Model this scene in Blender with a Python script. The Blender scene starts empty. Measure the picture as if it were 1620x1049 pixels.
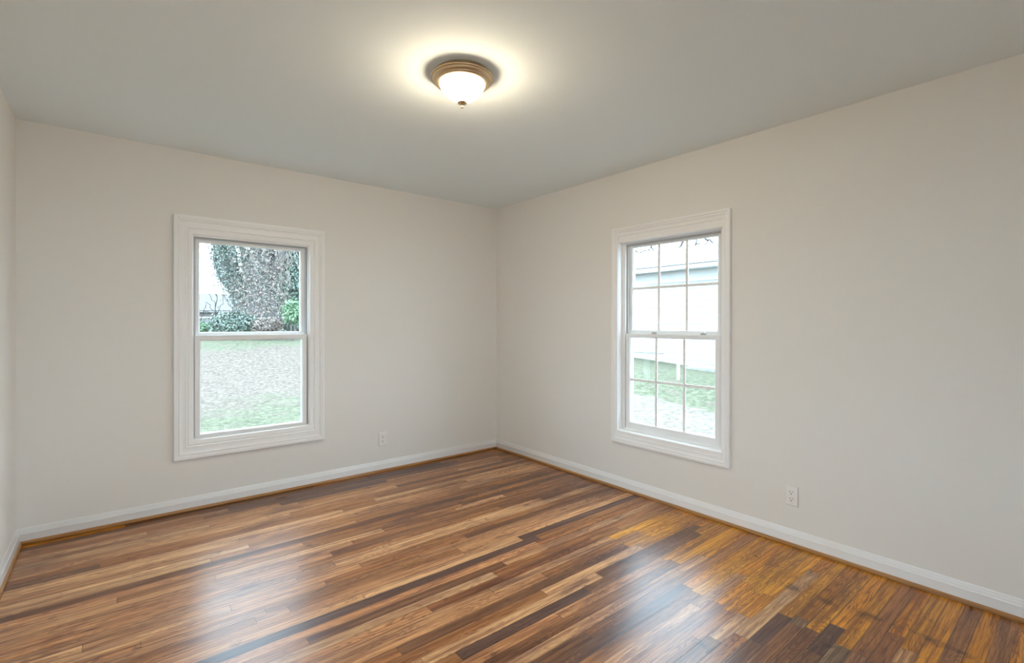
import bpy, bmesh, math, random
import numpy as np
from mathutils import Vector, Matrix, noise as mnoise

C = bpy.context.scene
COL = C.collection
R = math.radians

# ------------------------------------------------------------------ camera, sky, exposure
XR, YB, XL, YF, H = 3.0215, 3.9397, -0.4374, -1.05, 2.44      # room faces
WT = 0.16                                                     # wall thickness
CAMZ, YAW, PITCH, ROLL, FPX, CY = 1.2794, 0.68608, -0.00348, 0.00143, 767.4, 513.54

def cam_ray(px, py):
    r = (px-810)/FPX; u = (CY-py)/FPX; d = 1.0
    r2 = r*math.cos(ROLL)-u*math.sin(ROLL); u2 = r*math.sin(ROLL)+u*math.cos(ROLL)
    d3 = d*math.cos(PITCH)-u2*math.sin(PITCH); u3 = d*math.sin(PITCH)+u2*math.cos(PITCH)
    return Vector((d3*math.sin(YAW)+r2*math.cos(YAW), d3*math.cos(YAW)-r2*math.sin(YAW), u3))

cd = bpy.data.cameras.new('camera'); cam = bpy.data.objects.new('camera', cd); COL.objects.link(cam)
fwd = cam_ray(810, CY).normalized()
rgt = (cam_ray(810+FPX, CY)-cam_ray(810, CY)).normalized()
upv = rgt.cross(fwd)
M = Matrix((rgt, upv, -fwd)).transposed().to_4x4(); M.translation = (0, 0, CAMZ)
cam.matrix_world = M
cd.sensor_width = 36; cd.lens = FPX/1620*36; cd.shift_y = (CY-524.5)/1620; cd.clip_start = 0.02
C.camera = cam

w = bpy.data.worlds.new('overcast_sky'); C.world = w; w.use_nodes = True
nt = w.node_tree; bg = nt.nodes['Background']
SKY = 11.0
gt = nt.nodes.new('ShaderNodeTexCoord'); sp = nt.nodes.new('ShaderNodeSeparateXYZ')
rp = nt.nodes.new('ShaderNodeValToRGB'); nt.links.new(gt.outputs['Generated'], sp.inputs[0]); nt.links.new(sp.outputs['Z'], rp.inputs[0])
rp.color_ramp.elements[0].color = (.62, .82, 1.0, 1); rp.color_ramp.elements[0].position = 0.0
rp.color_ramp.elements[1].color = (.66, .84, 1.0, 1); rp.color_ramp.elements[1].position = 0.6
nt.links.new(rp.outputs[0], bg.inputs[0]); bg.inputs[1].default_value = SKY

C.view_settings.view_transform = 'Standard'; C.view_settings.look = 'None'
C.view_settings.gamma = 1.0; C.view_settings.use_curve_mapping = False
C.view_settings.exposure = 0.15
C.cycles.max_bounces = 14; C.cycles.diffuse_bounces = 9; C.cycles.glossy_bounces = 5
C.cycles.transparent_max_bounces = 16; C.cycles.use_denoising = True
C.cycles.sample_clamp_indirect = 12

# ------------------------------------------------------------------ helpers
def tag(o, label=None, cat=None, group=None, kind=None):
    if label: o['label'] = label
    if cat: o['category'] = cat
    if group: o['group'] = group
    if kind: o['kind'] = kind
    return o

def empty(name, loc, rz=0.0):
    o = bpy.data.objects.new(name, None); COL.objects.link(o)
    o.location = loc; o.rotation_euler = (0, 0, rz); o.empty_display_size = .05
    return o

class MB:
    """collects faces, then links them as one mesh object"""
    def __init__(s): s.v = []; s.f = []
    def add(s, vs, fs):
        n = len(s.v); s.v += [tuple(v) for v in vs]; s.f += [tuple(i+n for i in f) for f in fs]
    def box(s, x0, x1, y0, y1, z0, z1):
        s.add([(x, y, z) for x in (x0, x1) for y in (y0, y1) for z in (z0, z1)],
              [(0,1,3,2),(4,6,7,5),(0,4,5,1),(2,3,7,6),(0,2,6,4),(1,5,7,3)])
    def frame(s, x0, x1, z0, z1, prof, closed=True):
        """mitred picture frame; prof = [(inset_x, inset_z, y)]"""
        vs = []
        for ix, iz, y in prof:
            vs += [(x0+ix, y, z0+iz), (x1-ix, y, z0+iz), (x1-ix, y, z1-iz), (x0+ix, y, z1-iz)]
        n = len(prof); fs = []
        for k in range(n if closed else n-1):
            a = 4*k; b = 4*((k+1) % n)
            for q in range(4):
                r = (q+1) % 4; fs.append((a+q, a+r, b+r, b+q))
        s.add(vs, fs)
    def lathe(s, prof, seg=64, cap=False):
        vs = []; fs = []
        for r, z in prof:
            for k in range(seg):
                a = 2*math.pi*k/seg; vs.append((r*math.cos(a), r*math.sin(a), z))
        for i in range(len(prof)-1):
            for k in range(seg):
                fs.append((i*seg+k, i*seg+(k+1) % seg, (i+1)*seg+(k+1) % seg, (i+1)*seg+k))
        if cap: fs.append(tuple(range(seg))); fs.append(tuple((len(prof)-1)*seg+k for k in range(seg)))
        s.add(vs, fs)
    def tube(s, pts, radii, seg=7, caps=True):
        pts = [Vector(p) for p in pts]; vs = []; fs = []; n = len(pts)
        up = Vector((0.31, 0.2, 0.93))
        for i, p in enumerate(pts):
            t = (pts[min(i+1, n-1)]-pts[max(i-1, 0)]).normalized()
            a = t.cross(up)
            if a.length < .05: a = t.cross(Vector((1, 0, 0)))
            a.normalize(); b = t.cross(a)
            r = radii[i] if hasattr(radii, '__len__') else radii
            for k in range(seg):
                th = 2*math.pi*k/seg; vs.append(p+a*(r*math.cos(th))+b*(r*math.sin(th)))
        for i in range(n-1):
            for k in range(seg):
                fs.append((i*seg+k, i*seg+(k+1) % seg, (i+1)*seg+(k+1) % seg, (i+1)*seg+k))
        if caps: fs.append(tuple(range(seg))); fs.append(tuple((n-1)*seg+k for k in range(seg)))
        s.add(vs, fs)
    def sweep_line(s, prof, p0, p1, up=Vector((0, 0, 1)), m0=0., m1=0.):
        """prof [(out, z)] extruded p0->p1; m0/m1 = mitre slope at ends"""
        p0 = Vector(p0); p1 = Vector(p1); d = (p1-p0).normalized(); o = d.cross(up)*-1
        vs = [p0+o*a+up*z+d*(a*m0) for a, z in prof]+[p1+o*a+up*z-d*(a*m1) for a, z in prof]
        n = len(prof)
        s.add(vs, [(k, (k+1) % n, n+(k+1) % n, n+k) for k in range(n)]+[tuple(range(n)), tuple(range(n, 2*n))])
    def build(s, name, mat, parent=None, smooth=False, bevel=0, angle=40):
        me = bpy.data.meshes.new(name); me.from_pydata(s.v, [], s.f); me.update()
        bm = bmesh.new(); bm.from_mesh(me); bmesh.ops.recalc_face_normals(bm, faces=bm.faces)
        bm.to_mesh(me); bm.free()
        o = bpy.data.objects.new(name, me); COL.objects.link(o)
        if mat: me.materials.append(mat)
        if smooth:
            for p in me.polygons: p.use_smooth = True
            me.set_sharp_from_angle(angle=R(angle))
        if bevel:
            b = o.modifiers.new('bevel', 'BEVEL'); b.width = bevel; b.segments = 2; b.limit_method = 'ANGLE'; b.angle_limit = R(50)
        if parent: o.parent = parent
        return o

def material(name, color=(.8, .8, .8), rough=.5, metal=0., spec=.5, bump=None, vary=None):
    m = bpy.data.materials.new(name); m.use_nodes = True; t = m.node_tree
    b = t.nodes['Principled BSDF']
    b.inputs['Base Color'].default_value = (*color, 1); b.inputs['Roughness'].default_value = rough
    b.inputs['Metallic'].default_value = metal; b.inputs['Specular IOR Level'].default_value = spec
    tc = t.nodes.new('ShaderNodeTexCoord')
    if bump:
        n = t.nodes.new('ShaderNodeTexNoise'); n.inputs['Scale'].default_value = bump[0]; n.inputs['Detail'].default_value = 4
        t.links.new(tc.outputs['Object'], n.inputs['Vector'])
        bp = t.nodes.new('ShaderNodeBump'); bp.inputs['Strength'].default_value = bump[1]; bp.inputs['Distance'].default_value = bump[2]
        t.links.new(n.outputs[0], bp.inputs['Height']); t.links.new(bp.outputs[0], b.inputs['Normal'])
    if vary:   # (scale, colour2, lo, hi)
        n = t.nodes.new('ShaderNodeTexNoise'); n.inputs['Scale'].default_value = vary[0]; n.inputs['Detail'].default_value = 5
        t.links.new(tc.outputs['Object'], n.inputs['Vector'])
        r = t.nodes.new('ShaderNodeValToRGB'); r.color_ramp.elements[0].position = vary[2]; r.color_ramp.elements[1].position = vary[3]
        r.color_ramp.elements[0].color = (*color, 1); r.color_ramp.elements[1].color = (*vary[1], 1)
        t.links.new(n.outputs[0], r.inputs[0]); t.links.new(r.outputs[0], b.inputs['Base Color'])
    return m

M_wall = material('wall_paint', (.795, .78, .75), .75, spec=.25, bump=(260, .12, .0006))
M_ceil = material('ceiling_paint', (.81, .88, .91), .9, spec=.1, bump=(180, .1, .0006))
M_trim = material('trim_paint', (.87, .875, .88), .38, spec=.45)
M_vinyl = material('white_vinyl', (.82, .83, .835), .35, spec=.45)
M_gapshade = material('grey_gap_shade', (.42, .42, .42), .6)  # grey standing in for the shade in the gap around the sashes
M_latch = material('latch_vinyl', (.50, .49, .47), .35)
M_plate = material('outlet_plastic', (.84, .83, .81), .3)
M_slot = material('outlet_slot', (.03, .03, .03), .6)
M_brass = material('brushed_brass', (.60, .45, .29), .36, metal=1., bump=(300, .05, .0004))

def glass_mat():
    m = bpy.data.materials.new('window_glass'); m.use_nodes = True; t = m.node_tree; t.nodes.clear()
    out = t.nodes.new('ShaderNodeOutputMaterial'); mx = t.nodes.new('ShaderNodeMixShader')
    tr = t.nodes.new('ShaderNodeBsdfTransparent'); tr.inputs[0].default_value = (.965, .98, .975, 1)
    gl = t.nodes.new('ShaderNodeBsdfGlossy'); gl.inputs['Roughness'].default_value = 0.0
    # Schlick reflectance, the same from both faces of the pane
    ge = t.nodes.new('ShaderNodeNewGeometry'); dt = t.nodes.new('ShaderNodeVectorMath'); dt.operation = 'DOT_PRODUCT'
    t.links.new(ge.outputs['Normal'], dt.inputs[0]); t.links.new(ge.outputs['Incoming'], dt.inputs[1])
    def mth(op, x, y, z=None):
        n = t.nodes.new('ShaderNodeMath'); n.operation = op
        for i, v in enumerate((x, y, z)):
            if v is None: continue
            if isinstance(v, (int, float)): n.inputs[i].default_value = v
            else: t.links.new(v, n.inputs[i])
        return n.outputs[0]
    c = mth('ABSOLUTE', dt.outputs['Value'], 0.)
    f = mth('MULTIPLY_ADD', mth('POWER', mth('SUBTRACT', 1., c), 5.), .96, .04)
    t.links.new(f, mx.inputs[0]); t.links.new(tr.outputs[0], mx.inputs[1]); t.links.new(gl.outputs[0], mx.inputs[2])
    t.links.new(mx.outputs[0], out.inputs[0]); return m
M_glass = glass_mat()

# ------------------------------------------------------------------ room shell
def ring_wall(name, axis, face, thick, a0, a1, hole):
    """wall slab with an opening. axis 'Y': plane Y=face spanning X a0..a1; 'X': plane X=face spanning Y"""
    m = MB()
    if hole is None:
        segs = [(a0, a1, 0-.05, H+.05)]
    xs = sorted([a0, a1]+([hole[0], hole[1]] if hole else [])); zs = [-.05]+([hole[2], hole[3]] if hole else [])+[H+.05]
    V = {}; vs = []; fs = []
    def vid(i, j, k):
        if (i, j, k) not in V:
            V[(i, j, k)] = len(vs); d = face+(thick if k else 0); a = xs[i]
            vs.append((a, d, zs[j]) if axis == 'Y' else (d, a, zs[j]))
        return V[(i, j, k)]
    nx, nz = len(xs)-1, len(zs)-1
    solid = lambda i, j: 0 <= i < nx and 0 <= j < nz and not (hole and i == 1 and j == 1)
    for i in range(nx):
        for j in range(nz):
            if not solid(i, j): continue
            for k in (0, 1): fs.append((vid(i, j, k), vid(i+1, j, k), vid(i+1, j+1, k), vid(i, j+1, k)))
            if not solid(i-1, j): fs.append((vid(i, j, 0), vid(i, j+1, 0), vid(i, j+1, 1), vid(i, j, 1)))
            if not solid(i+1, j): fs.append((vid(i+1, j, 0), vid(i+1, j+1, 0), vid(i+1, j+1, 1), vid(i+1, j, 1)))
            if not solid(i, j-1): fs.append((vid(i, j, 0), vid(i+1, j, 0), vid(i+1, j, 1), vid(i, j, 1)))
            if not solid(i, j+1): fs.append((vid(i, j+1, 0), vid(i+1, j+1, 0), vid(i+1, j+1, 1), vid(i, j+1, 1)))
    m.add(vs, fs); o = m.build(name, M_wall); tag(o, kind='structure'); return o

# window geometry (in wall planes)
W1 = dict(c=.7940, hw=.4920, z0=.354, z1=2.003)      # in the back wall, along X
W2 = dict(c=1.9690, hw=.4720, z0=.358, z1=2.008)     # in the right wall, along Y
ring_wall('wall_back', 'Y', YB, WT, XL-WT, XR+WT, (W1['c']-.385, W1['c']+.385, .46, 1.895))
ring_wall('wall_right', 'X', XR, WT, YF-WT, YB, (W2['c']-.418, W2['c']+.418, .448, 1.90))
FILL_W4 = dict(c=.20, hw=.30, z0=.36, z1=2.08)               # unseen window added in the left wall to let in more daylight
ring_wall('wall_left', 'X', XL, -WT, YF-WT, YB, (FILL_W4['c']-FILL_W4['hw']+.055, FILL_W4['c']+FILL_W4['hw']-.055, FILL_W4['z0']+.055, FILL_W4['z1']-.055))
FILL_W3 = dict(c=.22, hw=.36, z0=.36, z1=2.08)             # unseen window added behind the camera as daylight fill
ring_wall('wall_front', 'Y', YF, -WT, XL, XR, (FILL_W3['c']-FILL_W3['hw']+.055, FILL_W3['c']+FILL_W3['hw']-.055, FILL_W3['z0']+.055, FILL_W3['z1']-.055))
m = MB(); m.box(XL-WT, XR+WT, YF-WT, YB+WT, H, H+.12); tag(m.build('ceiling', M_ceil), kind='structure')

# ------------------------------------------------------------------ floor of oak strips
BW = .057
Y0 = 2.162-BW*60
PAL = {
    'light': (.80, .46, .21), 'tan': (.66, .335, .14), 'honey': (.49, .215, .066), 'gold': (.82, .35, .020), 'amber': (.86, .40, .03),
    'red': (.35, .145, .050), 'brown': (.255, .112, .045), 'dark': (.165, .078, .052), 'grey': (.42, .29, .15)}
OVER = {}   # row start y -> list of (x0, x1, colour)
def over(yc, *spans): OVER[int(math.floor((yc-Y0)/BW))] = spans
over(2.13, (.1, 1.2, 'dark'), (1.2, 1.95, 'dark'), (1.95, 3.1, 'honey'))
over(2.19, (-.2, .9, 'light'), (.9, 1.86, 'light'), (1.86, 3.1, 'dark'))
over(2.08, (.0, 1.9, 'tan'), (1.9, 3.1, 'honey'))
over(2.53, (-.1, .7, 'tan'), (.7, 1.7, 'light'), (1.7, 2.42, 'light'), (2.42, 3.1, 'light'))
over(2.59, (.9, 1.5, 'light'), (1.5, 2.40, 'light'), (2.40, 2.9, 'red'))
over(2.42, (.8, 1.62, 'honey'), (1.62, 2.35, 'brown'), (2.35, 3.1, 'red'))
over(2.30, (.6, 1.5, 'honey'), (1.5, 2.9, 'tan'))
over(3.27, (1.2, 2.2, 'honey'), (2.2, 3.0, 'light'))
over(3.79, (-.5, .6, 'tan'), (.6, 1.5, 'dark'), (1.5, 2.45, 'dark'), (2.45, 3.1, 'honey'))
over(3.85, (-.5, .6, 'brown'), (.6, 1.6, 'brown'), (1.6, 2.3, 'dark'), (2.3, 3.1, 'honey'))
over(3.905, (-.5, .05, 'gold'), (.05, 1.2, 'brown'), (1.2, 3.1, 'honey'))
over(3.73, (-.5, .45, 'honey'), (.45, 1.3, 'brown'), (1.3, 3.1, 'brown'))
over(3.67, (-.5, .15, 'light'), (.15, .9, 'tan'), (.9, 1.7, 'dark'))
over(3.05, (-.5, .4, 'light'), (.4, 1.2, 'tan'))
over(2.48, (-.5, .4, 'light'), (.4, 1.0, 'tan'))
over(1.56, (.4, 1.02, 'honey'), (1.02, 1.75, 'dark'), (1.75, 2.75, 'brown'))
over(1.62, (.9, 1.9, 'light'), (1.9, 2.85, 'brown'))
over(1.505, (1.0, 1.5, 'tan'), (1.5, 2.3, 'tan'))
over(2.02, (.6, 1.6, 'brown'), (1.6, 2.4, 'tan'))
over(1.39, (.9, 1.6, 'light'), (1.6, 2.5, 'tan'))
over(1.33, (.9, 1.5, 'brown'), (1.5, 2.1, 'honey'), (2.1, 3.1, 'honey'))
over(1.28, (.9, 1.6, 'brown'), (1.6, 2.15, 'brown'))
over(.935, (1.4, 1.98, 'honey'), (1.98, 2.78, 'light'), (2.78, 3.1, 'gold'))
over(.88, (1.6, 1.99, 'brown'), (1.99, 2.27, 'dark'), (2.27, 3.1, 'amber'))
over(.82, (1.6, 2.228, 'red'), (2.228, 2.305, 'grey'), (2.305, 3.1, 'gold'))
over(.765, (1.6, 2.25, 'brown'), (2.25, 3.1, 'amber'))
over(.71, (1.6, 2.10, 'brown'), (2.10, 2.36, 'dark'), (2.36, 3.1, 'gold'))
over(.65, (1.6, 2.0, 'brown'), (2.0, 2.225, 'grey'), (2.225, 3.1, 'gold'))
rng = random.Random(11)
vs, fs, cols, uv1, uv2 = [], [], [], [], []
xA, xB = XL-.02, XR+.02
row = int(math.floor((YF-.02-Y0)/BW))
while Y0+row*BW < YB+.02:
    ya = max(Y0+row*BW, YF-.02); yb = min(Y0+(row+1)*BW, YB+.02)
    x = xA; spans = []; ov = OVER.get(row, ())
    while x < xB-1e-6:
        hit = [s for s in ov if s[0] <= x+.002 < s[1]]
        if hit: x1 = min(hit[0][1], xB); cn = hit[0][2]
        else:
            x1 = x+rng.choice([.45, .9, 1.3, 1.8, 2.2, 2.6])*rng.uniform(.8, 1.2)
            nxt = [s[0] for s in ov if s[0] > x+.002]
            if nxt: x1 = min(x1, min(nxt))
            x1 = min(x1, xB)
            if xB-x1 < .15: x1 = xB
            ym = (ya+yb)/2
            if ym < 1.95 and x < 2.2 and x1 > 2.3: x1 = max(rng.uniform(2.1, 2.5), x+.25)
            xm = (x+x1)/2
            if x > 2.05 and ym < 1.95: cn = rng.choice(['gold', 'amber', 'gold', 'amber', 'gold', 'honey'])
            elif xm < .9: cn = rng.choice(['tan', 'tan', 'light', 'tan', 'light', 'brown', 'honey', 'tan', 'honey'])
            elif ym < 1.7: cn = rng.choice(['honey', 'brown', 'tan', 'red', 'honey', 'tan', 'light', 'honey'])
            else: cn = rng.choice(['tan', 'honey', 'tan', 'honey', 'light', 'red', 'brown', 'honey'])
        c = PAL[cn]; j = rng.uniform(.90, 1.10); j2 = rng.uniform(.94, 1.06)
        spans.append((x, x1, (c[0]*j, c[1]*j*j2, c[2]*j*j2*j2), rng.random()))
        x = x1
    for (x0, x1, c, sd) in spans:
        n = len(vs); vs += [(x0, ya, 0), (x1, ya, 0), (x1, yb, 0), (x0, yb, 0)]; fs.append((n, n+1, n+2, n+3))
        cols += [(*c, sd)]*4; L = x1-x0
        uv1 += [(x0, 0), (x1, 0), (x1, 1), (x0, 1)]
        uv2 += [(0, L), (L, 0), (L, 0), (0, L)]
    row += 1
nb = len(vs)
z = -.05   # underside and edges of the floor slab
vs += [(xA, YF-.02, z), (xB, YF-.02, z), (xB, YB+.02, z), (xA, YB+.02, z)]
fs.append((nb, nb+3, nb+2, nb+1)); cols += [(.2, .1, .05, 0)]*4; uv1 += [(0, 0)]*4; uv2 += [(1, 1)]*4
me = bpy.data.meshes.new('floor'); me.from_pydata(vs, [], fs); me.update()
me.color_attributes.new('board_color', 'FLOAT_COLOR', 'CORNER')
me.uv_layers.new(name='across'); me.uv_layers.new(name='ends'); me.attributes.new('seed', 'FLOAT', 'CORNER')
me.attributes['board_color'].data.foreach_set('color', [q for c in cols for q in (*c[:3], 1.)])
me.uv_layers['across'].data.foreach_set('uv', [q for c in uv1 for q in c])
me.uv_layers['ends'].data.foreach_set('uv', [q for c in uv2 for q in c])
me.attributes['seed'].data.foreach_set('value', [c[3] for c in cols])
flo = bpy.data.objects.new('floor', me); COL.objects.link(flo); tag(flo, kind='structure')

def floor_mat():
    m = bpy.data.materials.new('oak_strip_floor'); m.use_nodes = True; t = m.node_tree; N = t.nodes; L = t.links
    b = N['Principled BSDF']
    def math_(op, a, b_=None, c=None, clamp=False):
        n = N.new('ShaderNodeMath'); n.operation = op; n.use_clamp = clamp
        for i, v in enumerate((a, b_, c)):
            if v is None: continue
            if isinstance(v, (int, float)): n.inputs[i].default_value = v
            else: L.new(v, n.inputs[i])
        return n.outputs[0]
    def ramp(v, lo, hi, a=0., b_=1.):
        n = N.new('ShaderNodeMapRange'); n.interpolation_type = 'SMOOTHSTEP'
        L.new(v, n.inputs[0])
        for i, q in enumerate((lo, hi, a, b_)): n.inputs[i+1].default_value = q
        return n.outputs[0]
    def vec(x, y, z_):
        n = N.new('ShaderNodeCombineXYZ')
        for i, v in enumerate((x, y, z_)):
            if isinstance(v, (int, float)): n.inputs[i].default_value = v
            else: L.new(v, n.inputs[i])
        return n.outputs[0]
    def noise(v, scale, detail=3, rough=.55, dist=0.):
        n = N.new('ShaderNodeTexNoise'); L.new(v, n.inputs['Vector']); n.inputs['Scale'].default_value = scale
        n.inputs['Detail'].default_value = detail; n.inputs['Roughness'].default_value = rough; n.inputs['Distortion'].default_value = dist
        return n.outputs[0]
    def mix(f, a, b_, mode='MIX'):
        n = N.new('ShaderNodeMix'); n.data_type = 'RGBA'; n.blend_type = mode
        if isinstance(f, (int, float)): n.inputs[0].default_value = f
        else: L.new(f, n.inputs[0])
        for k, v in ((6, a), (7, b_)):
            if isinstance(v, tuple): n.inputs[k].default_value = (*v, 1)
            else: L.new(v, n.inputs[k])
        return n.outputs[2]
    g = N.new('ShaderNodeNewGeometry'); s = N.new('ShaderNodeSeparateXYZ'); L.new(g.outputs['Position'], s.inputs[0])
    X, Y = s.outputs[0], s.outputs[1]
    at = N.new('ShaderNodeAttribute'); at.attribute_name = 'board_color'
    sd = N.new('ShaderNodeAttribute'); sd.attribute_name = 'seed'; seed = math_('MULTIPLY', sd.outputs['Fac'], 37.)
    ua = N.new('ShaderNodeUVMap'); ua.uv_map = 'across'; su = N.new('ShaderNodeSeparateXYZ'); L.new(ua.outputs[0], su.inputs[0])
    ue = N.new('ShaderNodeUVMap'); ue.uv_map = 'ends'; se = N.new('ShaderNodeSeparateXYZ'); L.new(ue.outputs[0], se.inputs[0])
    V = su.outputs[1]
    # growth-ring figure: contour lines of a stretched noise, seeded per board
    base = vec(math_('MULTIPLY', X, 1.5), math_('MULTIPLY', V, .85), seed)
    field = noise(base, 1.0, 2, .5, .35)
    rings = math_('SINE', math_('MULTIPLY', field, 150.))
    rings = ramp(rings, -.2, .95)
    # fine pores and streaks along the board
    st = noise(vec(math_('MULTIPLY', X, 7.), math_('MULTIPLY', Y, 260.), seed), 1., 3, .6)
    streak = ramp(st, .44, .62)
    st2 = noise(vec(math_('MULTIPLY', X, 2.2), math_('MULTIPLY', Y, 70.), seed), 1., 3, .6)
    broad = ramp(st2, .40, .62)
    fig = math_('MULTIPLY', rings, ramp(noise(vec(X, seed, seed), 1.3, 1), .40, .58, .25, 1.))
    st3 = noise(vec(math_('MULTIPLY', X, .8), math_('MULTIPLY', Y, 34.), seed), 1., 4, .65)
    wide = ramp(st3, .42, .64)
    dark = math_('ADD', math_('MULTIPLY', fig, .48), math_('ADD', math_('MULTIPLY', streak, .46), math_('MULTIPLY', broad, .50)))
    dark = math_('ADD', dark, math_('MULTIPLY', wide, .32), None, True)
    col = mix(dark, at.outputs['Color'], mix(1., at.outputs['Color'], (.36, .27, .27), 'MULTIPLY'))
    # old stains, long along the boards, crossing a few of them
    sn = noise(vec(math_('MULTIPLY', X, .9), math_('MULTIPLY', Y, 3.4), 3.7), 1.25, 5, .62, .3)
    stain = ramp(sn, .50, .66, 0., .66)
    sn2 = noise(vec(math_('MULTIPLY', X, 3.0), math_('MULTIPLY', Y, 15.), 9.1), 1.0, 4, .6, .4)
    stain2 = ramp(sn2, .58, .72, 0., .75)
    stain = math_('MAXIMUM', stain, stain2)
    col = mix(stain, col, mix(1., col, (.36, .30, .42), 'MULTIPLY'))
    # line of black marks parallel with the right wall
    wob = noise(vec(math_('MULTIPLY', X, 3.), math_('MULTIPLY', Y, 4.), 1.), 2., 3)
    dx = math_('ABSOLUTE', math_('SUBTRACT', math_('ADD', X, math_('MULTIPLY', wob, .12)), 2.60))
    mk = math_('MULTIPLY', ramp(dx, .0, .045, 1., 0.), ramp(Y, 1.25, .95))
    mk = math_('MULTIPLY', mk, ramp(noise(g.outputs['Position'], 13., 3), .42, .62, 0., .8))
    bl = math_('MULTIPLY', ramp(noise(g.outputs['Position'], 6.5, 4, .65), .62, .74, 0., .75), 1.)
    col = mix(math_('MAXIMUM', mk, bl), col, mix(1., col, (.22, .17, .20), 'MULTIPLY'))
    # seams
    ev = math_('MULTIPLY', math_('MINIMUM', V, math_('SUBTRACT', 1., V)), BW)
    ee = math_('MINIMUM', se.outputs[0], se.outputs[1])
    ed = math_('MINIMUM', ev, ee)
    seamvar = ramp(noise(vec(math_('MULTIPLY', X, 1.5), math_('MULTIPLY', Y, 40.), 5.), 1., 2), .35, .65, .35, .95)
    seam = math_('MULTIPLY', ramp(ed, .0004, .0022, 1., 0.), seamvar)
    col = mix(seam, col, (.022, .012, .008))
    L.new(col, b.inputs['Base Color'])
    b.inputs['IOR'].default_value = 1.5; b.inputs['Specular IOR Level'].default_value = .58
    rg = math_('ADD', .235, math_('MULTIPLY', noise(vec(math_('MULTIPLY', X, 1.2), math_('MULTIPLY', Y, 6.), 0.), 1.5, 4), .13))
    L.new(rg, b.inputs['Roughness'])
    h = math_('ADD', math_('MULTIPLY', seam, -.7), math_('MULTIPLY', noise(vec(X, math_('MULTIPLY', Y, 5.), seed), 3., 2), .5))
    h = math_('ADD', h, math_('MULTIPLY', streak, -.06))
    bp = N.new('ShaderNodeBump'); bp.inputs['Strength'].default_value = .5; bp.inputs['Distance'].default_value = .0008
    L.new(h, bp.inputs['Height']); L.new(bp.outputs[0], b.inputs['Normal'])
    return m
me.materials.append(floor_mat())

# ------------------------------------------------------------------ baseboards and stained shoe moulding
def wood_mat(name, c1, c2, stretch):
    m = bpy.data.materials.new(name); m.use_nodes = True; t = m.node_tree; b = t.nodes['Principled BSDF']
    tc = t.nodes.new('ShaderNodeTexCoord'); mp = t.nodes.new('ShaderNodeMapping'); mp.inputs['Scale'].default_value = stretch
    n = t.nodes.new('ShaderNodeTexNoise'); n.inputs['Scale'].default_value = 1; n.inputs['Detail'].default_value = 5
    r = t.nodes.new('ShaderNodeValToRGB'); r.color_ramp.elements[0].position = .3; r.color_ramp.elements[1].position = .7
    r.color_ramp.elements[0].color = (*c1, 1); r.color_ramp.elements[1].color = (*c2, 1)
    t.links.new(tc.outputs['Object'], mp.inputs[0]); t.links.new(mp.outputs[0], n.inputs[0]); t.links.new(n.outputs[0], r.inputs[0])
    t.links.new(r.outputs[0], b.inputs['Base Color']); b.inputs['Roughness'].default_value = .35
    return m
M_shoeX = wood_mat('stained_shoe', (.30, .13, .035), (.47, .24, .085), (3, 90, 90))
M_shoeY = wood_mat('stained_shoe_side', (.30, .13, .035), (.47, .24, .085), (90, 3, 90))
BASE = [(0, .0), (.016, .0), (.016, .0640), (.0115, .0675), (.0112, .0710), (.0092, .0780), (.0050, .0845), (.0045, .0880), (.0018, .0925), (0, .0925)]
SHOE = [(0, 0)]+[(.013+.013*math.cos(a)-.013+.0005, .004+.013*math.sin(a)) for a in ()]
def shoe_prof(lift=0.):
    p = [(.0155, lift)]; p += [(.0280, lift)]
    for k in range(7):
        a = R(90*k/6); p.append((.0155+.0125*math.cos(a), lift+.004+.0145*math.sin(a)))
    return p
def base_run(name, p0, p1):
    m = MB(); m.sweep_line(BASE, p0, p1, m0=1, m1=1); tag(m.build(name, M_trim, smooth=True, angle=50), kind='structure')
def out_dir_check(p0, p1):
    d = (Vector(p1)-Vector(p0)).normalized(); return d.cross(Vector((0, 0, 1)))*-1
# direction chosen so that 'out' points into the room
def run(name, a, b, mat, prof, kindname=None):
    a = Vector(a); b = Vector(b)
    inward = (Vector((1.3, 1.5, 0))-a); 
    if out_dir_check(a, b).dot(inward) < 0: a, b = b, a
    m = MB(); m.sweep_line(prof, a, b, m0=1, m1=1)
    return tag(m.build(name, mat, smooth=True, angle=50), kind='structure')
run('baseboard_back', (XL, YB, 0), (XR, YB, 0), M_trim, BASE)
run('baseboard_right', (XR, YF, 0), (XR, YB, 0), M_trim, BASE)
run('baseboard_left', (XL, YF, 0), (XL, YB, 0), M_trim, BASE)
run('baseboard_front', (XL, YF, 0), (XR, YF, 0), M_trim, BASE)
run('trim_1', (XR, YF, 0), (XR, YB, 0), M_shoeY, shoe_prof(.001))
run('trim_2', (XL, YF, 0), (XL, YB, 0), M_shoeY, shoe_prof(.001))
m = MB(); m.sweep_line(shoe_prof(.002), (XR, YB, 0), (.75, YB, 0), m0=1, m1=0); tag(m.build('trim_3', M_shoeX, smooth=True, angle=50), kind='structure')
m = MB(); m.sweep_line(shoe_prof(.002), (.75, YB, 0), (XL, YB, .0025), m0=0, m1=1); tag(m.build('trim_5', M_shoeX, smooth=True, angle=50), kind='structure')
run('trim_4', (XL, YF, 0), (XR, YF, 0), M_shoeX, shoe_prof(.001))

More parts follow.
